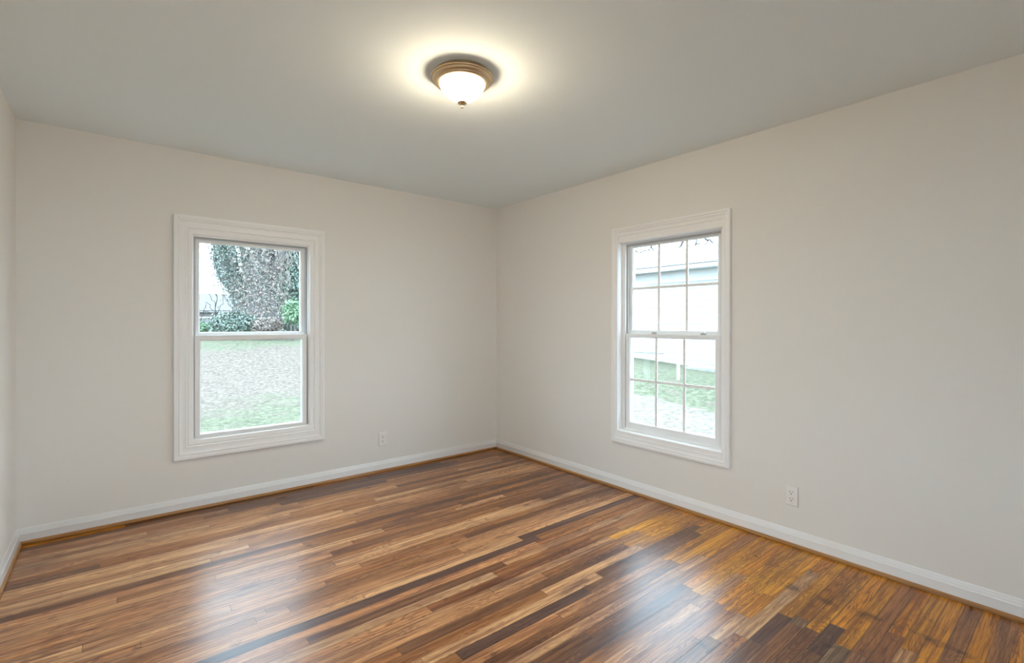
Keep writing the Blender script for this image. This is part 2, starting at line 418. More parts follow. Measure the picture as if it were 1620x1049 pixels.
# ------------------------------------------------------------------ windows (local: x along wall, +y outdoors, -y into room)
def sash(name, root, x0, x1, z0, z1, yf, th, st, rt, rb, munt=None, pane_y=None):
    """sash frame with stile width st, top rail rt and bottom rail rb"""
    m = MB()
    def ringrect(ax0, ax1, az0, az1, y): return [(ax0, y, az0), (ax1, y, az0), (ax1, y, az1), (ax0, y, az1)]
    gx0, gx1, gz0, gz1 = x0+st, x1-st, z0+rb, z1-rt
    b = .006
    loops = [ringrect(x0, x1, z0, z1, yf+th), ringrect(x0, x1, z0, z1, yf+.002), ringrect(x0+.002, x1-.002, z0+.002, z1-.002, yf),
             ringrect(gx0-b, gx1+b, gz0-b, gz1+b, yf), ringrect(gx0-b+.001, gx1+b-.001, gz0-b+.001, gz1+b-.001, yf+.003),
             ringrect(gx0, gx1, gz0, gz1, yf+.008), ringrect(gx0, gx1, gz0, gz1, yf+th)]
    vs = sum(loops, []); fs = []
    for k in range(len(loops)):
        a = 4*k; c = 4*((k+1) % len(loops))
        for q in range(4): fs.append((a+q, a+(q+1) % 4, c+(q+1) % 4, c+q))
    m.add(vs, fs); so = m.build(name, M_vinyl, root)
    py = yf+th*.55
    g = MB(); g.box(gx0-.003, gx1+.003, py-.0025, py+.0025, gz0-.003, gz1+.003)
    g.build('glass_pane', M_glass, so)
    if munt:
        r = MB(); hw_ = .0092; y0, y1 = py-.009, py-.0035
        for k in (1, 2):
            xm = gx0+(gx1-gx0)*k/3; r.box(xm-hw_, xm+hw_, y0, y1, gz0, gz1)
        zm = (gz0+gz1)/2
        for k in range(3):
            a = gx0+(gx1-gx0)*k/3+(hw_ if k else 0); c = gx0+(gx1-gx0)*(k+1)/3-(hw_ if k < 2 else 0)
            r.box(a, c, y0, y1, zm-hw_, zm+hw_)
        r.build('muntin_grille', M_vinyl, so, bevel=.0012)
    return so

def latch(parent, x, y, z, s=1):
    m = MB(); n = 10
    # low oval housing with a lever
    vs = []; prof = [(1., 0.), (1., .004), (.8, .0085), (.0, .010)]
    for q, hgt in prof:
        for k in range(n): a = 2*math.pi*k/n; vs.append((x+.024*q*math.cos(a), y+.009*q*math.sin(a), z+hgt))
    fs = []
    for i in range(3):
        for k in range(n): fs.append((i*n+k, i*n+(k+1) % n, (i+1)*n+(k+1) % n, (i+1)*n+k))
    m.add(vs, fs)
    m.tube([(x-.012*s, y, z+.010), (x+.004*s, y-.005, z+.014), (x+.026*s, y-.014, z+.012)], [.0065, .006, .0045], 8)
    return m.build('sash_lock', M_latch, parent, smooth=True)

# ---- window 1 : back wall, plain glass
w1 = empty('window_1', (W1['c'], YB, W1['z0'])); tag(w1, kind='structure')
hw, hh = W1['hw'], W1['z1']-W1['z0']
K = 1.13
P = [(0, 0), (0, .021), (.003, .024), (.017, .0245), (.022, .021), (.026, .0215), (.031, .0235), (.034, .0205), (.038, .0165), (.046, .0145),
     (.056, .0135), (.068, .0165), (.072, .0165), (.075, .013), (.077, .0095), (.083, .012), (.089, .0105), (.100, .006), (.106, .005), (.110, -.001), (.110, -.02), (.02, -.02), (.02, 0)]
m = MB(); m.frame(-hw, hw, 0, hh, [(a, a*K, -p*1.25) for a, p in P]); m.build('window_casing', M_trim, w1, smooth=True, angle=35)
ox, oz0, oz1 = hw-.110, .110*K, hh-.110*K
m = MB()
fw = .006
m.frame(-ox, ox, oz0, oz1, [(0, 0, .004), (fw, fw+.003, .004), (fw, fw+.003, .052), (.014, .012, .052), (.014, .012, .13), (-.0, -.0, .13)])
# stops between the two sash tracks
m.build('window_frame', M_vinyl, w1)
zmid = 1.190-W1['z0']
ls = sash('lower_sash', w1, -ox+.011, ox-.014, oz0+.010, zmid, .014, .030, .036, .038, .022)
us = sash('upper_sash', w1, -ox+.012, ox-.016, zmid-.012, oz1-.016, .056, .030, .034, .026, .034)
m = MB(); m.frame(-ox, ox, oz0, oz1, [(.004, .006, .030), (.018, .020, .030), (.018, .020, .034), (.004, .006, .034)]); m.build('gap_shade', M_gapshade, w1)  # shaded gap between frame and sashes, put in as a grey ring

# ---- window 2 : right wall, six panes per sash, recessed
w2 = empty('window_2', (XR, W2['c'], W2['z0']), -math.pi/2); tag(w2, kind='structure')
hw, hh = W2['hw'], W2['z1']-W2['z0']
P2 = [(0, 0, 0), (0, 0, .019), (.002, .002, .022), (.014, .014, .0225), (.018, .018, .0185), (.022, .023, .0185), (.027, .028, .0205), (.031, .032, .0175),
      (.038, .040, .0135), (.048, .052, .0125), (.052, .058, .014), (.055, .062, .012), (.055, .064, .0), (.02, .02, 0)]
m = MB(); m.frame(-hw, hw, 0, hh, [(a, c, -p) for a, c, p in P2])
m.build('window_casing', M_trim, w2, smooth=True, angle=35)
ox = hw-.055
oz0, oz1 = .060, hh-.064
m = MB(); m.box(-ox, ox, -.008, .120, oz1-.047, oz1+.02); m.build('head_board', M_trim, w2, bevel=.0015)
zh = oz1-.047
m = MB(); m.add([(-ox, -.010, oz0-.015), (-ox, -.010, oz0+.030), (-ox, -.004, oz0+.035), (-ox, .045, oz0+.036), (-ox, .045, oz0-.015),
                 (ox, -.010, oz0-.015), (ox, -.010, oz0+.030), (ox, -.004, oz0+.035), (ox, .045, oz0+.036), (ox, .045, oz0-.015)],
                [(0,1,2,3,4), (5,9,8,7,6), (0,5,6,1), (1,6,7,2), (2,7,8,3), (3,8,9,4), (4,9,5,0)])
m.build('window_sill', M_trim, w2)
zs = oz0+.036
for sx in (-1, 1):
    m = MB(); a, c = sorted((sx*ox, sx*(ox+.004))); m.box(a-.004 if sx < 0 else a-.0, c+.004, -.002, .15, zs-.02, zh+.02); m.build('side_jamb', M_trim, w2)
m = MB(); D = .038
m.frame(-ox, ox, zs-.006, zh, [(0, 0, D), (.034, .012, D), (.034, .012, D+.022), (.046, .020, D+.022), (.046, .020, D+.06), (.05, .024, D+.085), (0, 0, D+.085)])
# sloping inner sill of the vinyl frame
m.add([(-ox, D-.002, zs-.004), (ox, D-.002, zs-.004), (ox, D-.002, zs+.004), (-ox, D-.002, zs+.004), (-ox, D+.004, zs-.004), (ox, D+.004, zs-.004), (ox, D+.004, zs+.016), (-ox, D+.004, zs+.016)],
      [(0,1,2,3), (4,7,6,5), (3,2,6,7), (0,3,7,4), (1,5,6,2), (0,4,5,1)])
m.build('window_frame', M_vinyl, w2)
m = MB(); m.frame(-ox, ox, zs-.006, zh, [(.032, .014, D+.016), (.044, .026, D+.016), (.044, .026, D+.019), (.032, .014, D+.019)]); m.build('gap_shade', M_gapshade, w2)  # grey ring painted in for the dark gap round the sashes
zmid = 1.198-W2['z0']
ls = sash('lower_sash', w2, -ox+.038, ox-.038, zs+.012, zmid, D+.004, .030, .040, .030, .058, munt=True)
us = sash('upper_sash', w2, -ox+.050, ox-.050, zmid-.008, zh-.012, D+.036, .030, .028, .026, .040, munt=True)
for lx in (W2['c']-2.107, W2['c']-1.719): latch(ls, lx, D+.019, zmid)

# ------------------------------------------------------------------ added windows out of view, brightening the room with extra daylight
def fill_window(name, loc, rz, W_):
    w_ = empty(name, loc, rz); tag(w_, kind='structure')
    hw, hh = W_['hw'], W_['z1']-W_['z0']
    m = MB(); m.frame(-hw, hw, 0, hh, [(a, c, -p) for a, c, p in P2]); m.build('window_casing', M_trim, w_, smooth=True, angle=35)
    ox = hw-.055
    m = MB(); m.frame(-ox, ox, .055, hh-.055, [(0, 0, .01), (.02, .02, .01), (.02, .02, .12), (0, 0, .12)]); m.build('window_frame', M_vinyl, w_)
    zm = hh/2
    sash('lower_sash', w_, -ox+.02, ox-.02, .075, zm+.015, .03, .03, .035, .03, .04)
    sash('upper_sash', w_, -ox+.02, ox-.02, zm-.015, hh-.075, .062, .03, .035, .03, .04)
fill_window('fill_window_3', (FILL_W3['c'], YF, FILL_W3['z0']), math.pi, FILL_W3)
fill_window('fill_window_4', (XL, FILL_W4['c'], FILL_W4['z0']), math.pi/2, FILL_W4)

# ------------------------------------------------------------------ outlets
def outlet(loc, rz):
    o = empty('electrical_outlet', loc, rz)
    m = MB(); W_, H_ = .035, .057
    m.frame(-W_, W_, -H_, H_, [(0, 0, 0), (0, 0, -.003), (.0035, .0035, -.0058), (.006, .006, -.0060), (.0345, .0565, -.0060)], closed=False)
    m.box(-W_, W_, -.002, 0, -H_, H_)
    m.build('cover_plate', M_plate, o)
    for s in (1, -1):
        zc = s*.0195; m = MB(); n = 24; vs = []
        for y, q in ((-.005, 1.), (-.0085, 1.), (-.0092, .95), (-.0092, .0)):
            for k in range(n):
                a = 2*math.pi*k/n; zz = max(-.0142, min(.0142, .0172*math.sin(a))); vs.append((.0172*q*math.cos(a), y, zc+zz*q))
        m.add(vs, [(i*n+k, i*n+(k+1) % n, (i+1)*n+(k+1) % n, (i+1)*n+k) for i in range(3) for k in range(n)])
        rc = m.build('receptacle', M_plate, o)
        m = MB(); m.box(-.0077, -.0053, -.0096, -.0080, zc+.0005, zc+.0098); m.box(.0053, .0077, -.0096, -.0080, zc+.0015, zc+.0088)
        m.tube([(0, -.0080, zc-.0068), (0, -.0096, zc-.0068)], .0031, 12); m.build('slots', M_slot, rc)
    m = MB(); m.tube([(0, -.0055, 0), (0, -.0075, 0)], .0032, 14); m.build('screw', M_plate, o)
    return o
tag(outlet((1.784, YB, .278), 0), 'white duplex wall outlet low on the back wall right of the plain-paned window', 'outlet', 'white wall outlets')
tag(outlet((XR, 1.140, .284), -math.pi/2), 'white duplex wall outlet low on the right wall beyond the grid-paned window', 'outlet', 'white wall outlets')

# ------------------------------------------------------------------ ceiling lamp
lamp = empty('ceiling_lamp', (1.256, 1.903, H))
tag(lamp, 'flush ceiling lamp with stepped brass ring and glowing white glass bowl', 'ceiling lamp')
m = MB(); m.lathe([(.0, -.0), (.127, -.0), (.129, -.004), (.130, -.010), (.139, -.014), (.1445, -.019), (.1450, -.0225), (.1435, -.026), (.1385, -.0275), (.1375, -.031),
                   (.1370, -.034), (.1310, -.0385), (.1275, -.0400), (.1265, -.044), (.122, -.049), (.114, -.0515), (.1065, -.051), (.1050, -.044), (.1045, -.030), (0, -.030)], 96)
m.build('lamp_ring', M_brass, lamp, smooth=True, angle=50)
def dome_mat():
    m = bpy.data.materials.new('lit_frosted_glass'); m.use_nodes = True; t = m.node_tree
    b = t.nodes['Principled BSDF']; b.inputs['Base Color'].default_value = (.9, .88, .84, 1); b.inputs['Roughness'].default_value = .25
    b.inputs['Emission Color'].default_value = (1., .83, .58, 1);     g = t.nodes.new('ShaderNodeNewGeometry'); sx = t.nodes.new('ShaderNodeSeparateXYZ'); t.links.new(g.outputs['Normal'], sx.inputs[0])
    ab = t.nodes.new('ShaderNodeMath'); ab.operation = 'ABSOLUTE'; t.links.new(sx.outputs[2], ab.inputs[0])
    ml = t.nodes.new('ShaderNodeMath'); ml.operation = 'MULTIPLY_ADD'; t.links.new(ab.outputs[0], ml.inputs[0]); ml.inputs[1].default_value = LAMP*1.05; ml.inputs[2].default_value = LAMP*.24
    t.links.new(ml.outputs[0], b.inputs['Emission Strength'])
    return m
LAMP = 132.0
m = MB(); pr = []
for k in range(15):
    a = R(90*k/14); pr.append((.1045*math.cos(a)**1.02 if k < 14 else .0001, -.040-.084*math.sin(a)))
m.lathe(pr, 72); m.build('glass_bowl', dome_mat(), lamp, smooth=True, angle=80)
m = MB(); m.lathe([(.0001, -.121), (.010, -.124), (.020, -.129), (.0235, -.133), (.021, -.137), (.012, -.140), (.0058, -.143), (.0045, -.147), (.0065, -.150), (.0075, -.154), (.005, -.158), (.0001, -.160)], 32)
m.build('finial', M_brass, lamp, smooth=True, angle=60)

# ------------------------------------------------------------------ outdoors
def tps(pts):
    P_ = np.array(pts, float); n = len(P_)
    d = np.linalg.norm(P_[:, None, :2]-P_[None, :, :2], axis=2)
    K_ = np.where(d > 0, d*d*np.log(d+1e-9), 0); Q = np.c_[np.ones(n), P_[:, :2]]
    A = np.zeros((n+3, n+3)); A[:n, :n] = K_+np.eye(n)*.05; A[:n, n:] = Q; A[n:, :n] = Q.T
    s = np.linalg.solve(A, np.r_[P_[:, 2], 0, 0, 0])
    def f(x, y):
        r = np.hypot(P_[:, 0]-x, P_[:, 1]-y)
        return float((s[:n]*np.where(r > 0, r*r*np.log(r+1e-9), 0)).sum()+s[n]+s[n+1]*x+s[n+2]*y)
    return f
gz = tps([(0, 0, -.6), (-2, 3, -.55), (3, 5, -.55), (6.5, 4.2, -.45), (5, 0, -.6), (5, -6, -.8), (-8, 0, -.6), (1.8, 9, -.50), (-4, 9, -.5), (2.5, 14, -.18), (-5, 15, -.1),
          (3.4, 19, .48), (-4, 21, .50), (4, 21.5, .66), (5, 26, .72), (-3, 28, .74), (12, 30, .8), (5, 40, .8), (-15, 35, .8), (9.9, 6.1, 0.), (11.1, 8.3, .05), (9.3, 4.8, -.12), (8.3, 5.2, -.27), (14.9, 11.1, .0),
          (14.9, 8, -.2), (14.9, 4, -.5), (25, 10, -.1), (30, 25, .6), (30, -8, -.8), (10, 14, .15), (8, 9.5, -.10)])
xs = np.arange(-22, 40.1, .5); ys = np.arange(-14, 66.1, .5)
vs = []; fs = []
for y in ys:
    for x in xs:
        inh = XL-.6 < x < XR+.6 and YF-.6 < y < YB+.6
        vs.append((x, y, min(gz(x, y), -.35 if inh else 9)+.03*mnoise.noise(Vector((x*.6, y*.6, 0)))))
nx = len(xs)
for j in range(len(ys)-1):
    for i in range(nx-1): a = j*nx+i; fs.append((a, a+1, a+nx+1, a+nx))
m = MB(); m.add(vs, fs)
def ground_mat():
    m = bpy.data.materials.new('winter_lawn'); m.use_nodes = True; t = m.node_tree; N = t.nodes; L = t.links; b = N['Principled BSDF']
    g = N.new('ShaderNodeNewGeometry')
    def noise(scale, detail=4, rough=.6, sx=(1, 1, 1)):
        mp = N.new('ShaderNodeMapping'); mp.inputs['Scale'].default_value = sx; L.new(g.outputs['Position'], mp.inputs[0])
        n = N.new('ShaderNodeTexNoise'); n.inputs['Scale'].default_value = scale; n.inputs['Detail'].default_value = detail; n.inputs['Roughness'].default_value = rough
        L.new(mp.outputs[0], n.inputs[0]); return n.outputs[0]
    def ramp(v, lo, hi, c0, c1):
        r = N.new('ShaderNodeValToRGB'); r.color_ramp.elements[0].position = lo; r.color_ramp.elements[1].position = hi
        r.color_ramp.elements[0].color = (*c0, 1); r.color_ramp.elements[1].color = (*c1, 1); L.new(v, r.inputs[0]); return r.outputs[0]
    def mix(f, a, b_):
        n = N.new('ShaderNodeMix'); n.data_type = 'RGBA'; L.new(f, n.inputs[0]); L.new(a, n.inputs[6]); L.new(b_, n.inputs[7]); return n.outputs[2]
    litter = ramp(noise(12, 6, .8), .40, .60, (.072, .057, .046), (.178, .149, .124))
    grass = ramp(noise(9, 6, .8), .40, .60, (.056, .066, .040), (.145, .150, .102))
    s = N.new('ShaderNodeSeparateXYZ'); L.new(g.outputs['Position'], s.inputs[0])
    def mr(v, a, b_):
        n = N.new('ShaderNodeMapRange'); n.interpolation_type = 'SMOOTHSTEP'; L.new(v, n.inputs[0]); n.inputs[1].default_value = a; n.inputs[2].default_value = b_; return n.outputs[0]
    def mth(op, a, b_):
        n = N.new('ShaderNodeMath'); n.operation = op
        for i, v in enumerate((a, b_)):
            if isinstance(v, (int, float)): n.inputs[i].default_value = v
            else: L.new(v, n.inputs[i])
        return n.outputs[0]
    wob = mth('MULTIPLY', mth('SUBTRACT', noise(.8, 4), .5), 5.)
    yy = mth('ADD', s.outputs[1], wob); xx = s.outputs[0]
    green = mth('MAXIMUM', mr(yy, 12.4, 9.0), mr(mth('ADD', s.outputs[1], mth('MULTIPLY', mth('SUBTRACT', noise(.8, 4), .5), 2.)), 17.6, 19.4))        # back yard: grass near the house and at the far fence
    road = mth('ADD', mth('ADD', xx, mth('MULTIPLY', mth('SUBTRACT', noise(1.5, 4), .5), 2.)), 0.)
    bank = mth('MULTIPLY', mr(road, 8.0, 8.8), mr(s.outputs[1], 15, 12))
    drive = mth('MULTIPLY', mr(road, 8.6, 8.0), mth('MULTIPLY', mr(xx, 3., 4.5), mr(s.outputs[1], 9.5, 7.5)))
    f = mth('MAXIMUM', mth('MULTIPLY', green, mth('SUBTRACT', 1., drive)), bank)
    f = mth('MULTIPLY', f, mth('ADD', .35, mr(noise(2.2, 5, .65), .36, .56)))
    f2 = N.new('ShaderNodeClamp'); L.new(f, f2.inputs[0])
    drv = ramp(noise(10, 6, .8), .38, .6, (.108, .096, .080), (.215, .19, .158))
    L.new(mix(f2.outputs[0], mix(drive, litter, drv), grass), b.inputs['Base Color']); b.inputs['Roughness'].default_value = 1; b.inputs['Specular IOR Level'].default_value = .1
    bp = N.new('ShaderNodeBump'); bp.inputs['Strength'].default_value = .8; bp.inputs['Distance'].default_value = .04
    L.new(noise(22, 6, .75), bp.inputs['Height']); L.new(bp.outputs[0], b.inputs['Normal'])
    return m
tag(m.build('ground', ground_mat(), smooth=True), kind='structure')

M_siding = material('white_siding', (.34, .34, .335), .6)
M_eaveband = material('grey_eave_band', (.40, .39, .375), .7)
M_metalroof = material('pale_metal_roof', (.40, .40, .40), .5, bump=(3, .2, .01))
M_gutter = material('white_gutter', (.45, .45, .45), .4)
M_block = material('painted_block', (.36, .36, .36), .8)
M_conc = material('concrete', (.22, .22, .215), .9, vary=(6, (.16, .16, .155), .4, .6))
M_galv = material('galvanised_steel', (.26, .27, .28), .45, metal=.3)
M_galvl = material('pale_fence_post', (.34, .34, .34), .6)
M_bark = material('grey_bark', (.075, .066, .062), .9, bump=(20, .9, .04), vary=(6, (.13, .12, .115), .35, .65))
M_twig = material('bare_twig', (.03, .028, .027), .9)
M_ivy = material('ivy_leaf', (.062, .095, .072), .35, spec=.8, vary=(1.7, (.12, .155, .12), .35, .65))
M_ever = material('evergreen_leaf', (.070, .115, .085), .35, spec=.8, vary=(1.7, (.13, .18, .14), .35, .65))
M_shrub = material('bright_shrub_leaf', (.09, .17, .085), .4, spec=.6, vary=(2, (.14, .23, .12), .35, .65))
M_vine = material('dry_vine', (.135, .108, .09), .8, spec=.6, vary=(4, (.24, .20, .17), .35, .65))

# neighbour's outbuilding beyond the right window
bld = empty('outbuilding', (14.9, 9.0, -.2)); tag(bld, 'white sided outbuilding with pale metal roof seen through the grid-paned window', 'building')
def inroot(mb, root): 
    l = root.location; mb.v = [(v[0]-l.x, v[1]-l.y, v[2]-l.z) for v in mb.v]; return mb
m = MB(); by0, by1 = -3.0, 16.0
def clap(m, y0, y1, z0, z1, x):
    z_ = z0; n = 0
    while z_ < z1-1e-6:
        zt = min(z_+.2, z1)
        m.add([(x-.018, y0, z_), (x-.018, y1, z_), (x, y1, zt), (x, y0, zt), (x+.03, y0, z_), (x+.03, y1, z_), (x+.03, y1, zt), (x+.03, y0, zt)],
              [(0,1,2,3), (0,4,5,1), (0,3,7,4), (1,5,6,2)]); z_ = zt
clap(m, by0, 9.79, -.16, 2.68, 14.9); clap(m, 9.79, by1, .22, 2.68, 14.9)
inroot(m, bld).build('siding', M_siding, bld)
m = MB(); m.box(14.93, 15.1, by0, by1, -.9, 3.05); m.box(14.93, 21.5, by1-.15, by1, -.9, 3.05); m.box(14.93, 21.5, by0, by0+.15, -.9, 3.05)
inroot(m, bld).build('wall', M_block, bld)
m = MB(); m.box(14.86, 14.93, by0, by1, 2.68, 3.06); inroot(m, bld).build('eave_band', M_eaveband, bld)  # even grey band between the siding top and the soffit
m = MB(); m.box(14.42, 14.9, by0-.2, by1+.2, 3.05, 3.075); m.box(14.36, 14.42, by0-.2, by1+.2, 3.04, 3.19)
m.box(14.30, 14.36, by0-.2, 9.0, 3.06, 3.16); inroot(m, bld).build('gutter', M_gutter, bld)
m = MB(); rx0, rz0, rx1, rz1 = 14.28, 3.20, 17.9, 4.30
m.add([(rx0, by0-.3, rz0), (rx0, by1+.3, rz0), (rx1, by1+.3, rz1), (rx1, by0-.3, rz1), (rx0, by0-.3, rz0+.05), (rx0, by1+.3, rz0+.05), (rx1, by1+.3, rz1+.05), (rx1, by0-.3, rz1+.05),
       (21.6, by0-.3, rz0), (21.6, by1+.3, rz0), (21.6, by1+.3, rz0+.05), (21.6, by0-.3, rz0+.05)],
      [(0,1,2,3), (4,7,6,5), (0,4,5,1), (3,2,9,8), (7,11,10,6), (0,3,7,4), (1,5,6,2), (8,9,10,11), (3,8,11,7), (2,6,10,9)])
yk = by0
while yk < by1:
    m.add([(rx0, yk, rz0+.05), (rx0, yk+.03, rz0+.05), (rx1, yk+.03, rz1+.05), (rx1, yk, rz1+.05), (rx0, yk, rz0+.08), (rx0, yk+.03, rz0+.08), (rx1, yk+.03, rz1+.08), (rx1, yk, rz1+.08)],
          [(4,5,6,7), (0,4,7,3), (1,2,6,5), (0,1,5,4)]); yk += .6
inroot(m, bld).build('roof', M_metalroof, bld)
m = MB(); sz = gz(13.6, 7.3); m.box(13.0, 14.6, 6.3, 7.9, sz-.4, sz+.13); tag(m.build('concrete_slab', M_conc, bevel=.01), 'low pale concrete slab on the bank before the white outbuilding', 'slab')

# pipe fence on the bank
fen = empty('pipe_fence', (9.9, 6.1, 0)); tag(fen, 'thin pale pipe fence on the grass bank before the white outbuilding', 'fence')
FP = [(15.3, 13.9, 1.33), (12.3, 10.55, 1.25), (11.1, 8.3, 1.21), (9.93, 6.13, 1.17), (9.3, 4.8, 1.135), (8.6, 3.2, 1.0)]
FP = FP[1:]
m = MB(); m.tube([(p[0], p[1], p[2]) for p in FP], .013, 8); inroot(m, fen).build('top_rail', M_galvl, fen, smooth=True)
for i, p in enumerate(FP):
    if i in (0, 1, 3): continue
    m = MB(); zb = gz(p[0], p[1]); m.tube([(p[0]-.03, p[1]+.0, zb-.05), (p[0], p[1], p[2]+.03)], .036, 10); inroot(m, fen).build('post', M_galvl, fen, smooth=True)

# --- leaves
def leaf_cloud(m, rng, centre_fn, count, size):
    vs, fs = m.v, m.f
    for _ in range(count):
        p, out = centre_fn(rng)
        s = size*rng.uniform(.6, 1.3)
        n = (Vector((rng.gauss(0, 1), rng.gauss(0, 1), rng.gauss(0, 1)+.4)).normalized()+out*1.1).normalized()
        a = n.cross(Vector((rng.gauss(0, 1), rng.gauss(0, 1), rng.gauss(0, 1)))).normalized(); b = n.cross(a)
        k = len(vs)
        vs.extend([tuple(p-a*s), tuple(p-b*s*.55+n*s*.15), tuple(p+a*s), tuple(p+b*s*.55+n*s*.15)]); fs.append((k, k+1, k+2, k+3))
def wpt(px, py, d): v = cam_ray(px, py); return Vector((v.x*d, v.y*d, CAMZ+v.z*d))
def limb(path, n=14):
    """(px, py, distance, radius) key points -> dense polyline"""
    ks = [(wpt(a, b, d), r) for a, b, d, r in path]; out = []
    for i in range(len(ks)-1):
        (p, r), (q, s) = ks[i], ks[i+1]
        for k in range(n): t = k/n; out.append((p.lerp(q, t), r+(s-r)*t))
    out.append(ks[-1]); return out
def on_limb(path, thick):
    def f(rng):
        i = rng.randrange(len(path)-1); t = rng.random(); p = path[i][0].lerp(path[i+1][0], t); r = path[i][1]
        d = (path[i+1][0]-path[i][0]).normalized(); o = d.cross(Vector((rng.gauss(0, 1), rng.gauss(0, 1), rng.gauss(0, 1)))).normalized()
        return p+o*(r+abs(rng.gauss(0, thick))), o
    return f
def in_blob(c, rad):
    c = Vector(c)
    def f(rng):
        o = Vector((rng.gauss(0, 1), rng.gauss(0, 1), rng.gauss(0, 1))).normalized(); q = rng.random()**.35
        w_ = 1+.35*mnoise.noise(o*2.3+c)
        return Vector((c.x+o.x*rad[0]*q*w_, c.y+o.y*rad[1]*q*w_, c.z+o.z*rad[2]*q*w_)), o
    return f

# ivy-covered tree beyond the back window
T = 21.0
root = wpt(408, 526, T); root.z = gz(root.x, root.y)
tree = empty('ivy_covered_tree', root); tag(tree, 'large forked old tree wrapped in ivy at the far edge of the yard', 'tree')
limbs = [
    limb([(405, 534, T, .80), (400, 505, T, .62), (385, 470, T, .42), (362, 442, T, .33), (350, 415, T, .28), (347, 385, T, .25), (350, 340, T, .2), (345, 280, T, .12)]),
    limb([(385, 470, T, .34), (374, 440, T, .20), (368, 405, T, .17), (362, 375, T, .16), (372, 320, T, .12)]),
    limb([(410, 534, T, .80), (412, 500, T, .70), (411, 465, T, .62), (412, 430, T, .55), (416, 395, T, .50), (420, 360, T, .42), (424, 300, T, .3)]),
    limb([(392, 462, T, .26), (392, 430, T, .20), (388, 400, T, .17), (378, 375, T, .15), (380, 330, T, .12)]),
    limb([(418, 450, T, .26), (436, 425, T, .22), (448, 395, T, .18), (458, 370, T, .14)])]
m = MB()
for lb in limbs: m.tube([p for p, r in lb], [r for p, r in lb], 10)
m.v = [(v[0]-root.x, v[1]-root.y, v[2]-root.z) for v in m.v]; m.build('trunk', M_bark, tree, smooth=True)
rg = random.Random(5); m = MB()
def grow(m, p, d, r, depth):
    L_ = rg.uniform(1.1, 2.0)*(.82**depth); q = p+d*L_; mid = p.lerp(q, .5)+Vector((rg.gauss(0, .1), rg.gauss(0, .1), 0))
    m.tube([p, mid, q], [r, r*.85, r*.7], 5, False)
    if depth >= 5: return
    for _ in range(3 if depth < 4 else 2):
        nd = (d+Vector((rg.gauss(0, .55), rg.gauss(0, .55), rg.gauss(.1, .4)))).normalized(); grow(m, q, nd, r*.66, depth+1)
for i in (0, 2, 3, 4): p = limbs[i][-1][0]; grow(m, p, (p-limbs[i][-8][0]).normalized(), max(limbs[i][-1][1], .1), 0)
m.v = [(v[0]-root.x, v[1]-root.y, v[2]-root.z) for v in m.v]; m.build('crown', M_bark, tree)
m = MB()
for i, cnt, th in ((0, 4200, .10), (1, 1100, .06), (3, 1300, .08)): leaf_cloud(m, rg, on_limb(limbs[i], th), cnt, .055)
leaf_cloud(m, rg, on_limb(limbs[2], .18), 1600, .055)
m.v = [(v[0]-root.x, v[1]-root.y, v[2]-root.z) for v in m.v]; m.build('ivy', M_ivy, tree)
m = MB()
leaf_cloud(m, rg, on_limb(limbs[2], .34), 6500, .05)
for k in range(120):   # hanging dry vines
    i = rg.choice([2, 2, 2, 4]); lb = limbs[i]; j = rg.randrange(8, len(lb)-1); p = lb[j][0]+Vector((rg.gauss(0, 1), rg.gauss(0, 1), 0)).normalized()*(lb[j][1]+.1)
    pts = [p]
    for q in range(6): p = p+Vector((rg.gauss(0, .09), rg.gauss(0, .09), -rg.uniform(.1, .32))); pts.append(p)
    m.tube(pts, .012, 4, False)
m.v = [(v[0]-root.x, v[1]-root.y, v[2]-root.z) for v in m.v]; m.build('dry_vines', M_vine, tree)

def shrub(name, label, cat, px, py, d, rad, cnt, mat, size=.055, stem=True, part='foliage'):
    c = wpt(px, py, d); zb = gz(c.x, c.y); e = empty(name, (c.x, c.y, zb)); tag(e, label, cat)
    m = MB(); leaf_cloud(m, rg, in_blob((0, 0, c.z-zb), rad), cnt, size); m.build(part, mat, e)
    m = MB(); top = max(c.z-zb, .2)
    for k in range(5):
        a = k*1.26; m.tube([(0.05*math.cos(a), .05*math.sin(a), -.05), (rad[0]*.3*math.cos(a), rad[1]*.3*math.sin(a), top*.6), (rad[0]*.5*math.cos(a), rad[1]*.5*math.sin(a), top)], [.03, .02, .01], 6)
    m.build('stem', M_bark, e, smooth=True); return e
shrub('evergreen_tree', 'dark green leafy evergreen to the right of the ivy-covered tree', 'tree', 468, 425, 26.0, (2.0, 1.2, 3.6), 21000, M_ever, .085)
shrub('bright_green_bush', 'bright green bush at the right foot of the ivy-covered tree', 'bush', 464, 493, 18.9, (.40, .33, .50), 2100, M_shrub)
shrub('dark_green_bush', 'dark green bush at right below the bright green one', 'bush', 470, 513, 19.8, (.52, .30, .30), 2600, M_ever)
shrub('ivy_thicket', 'low ivy thicket at the left foot of the ivy-covered tree', 'bush', 372, 512, 18.6, (.95, .4, .42), 3400, M_ivy)
shrub('low_green_clump', 'small light green clump at the left end of the wire fence', 'bush', 320, 518, 18.6, (.40, .3, .2), 900, M_shrub, .045)
shrub('twiggy_undergrowth', 'low grey tangle of dry twigs at the foot of the ivy-covered tree', 'undergrowth', 424, 514, 18.9, (.62, .32, .30), 1500, M_vine, .045)

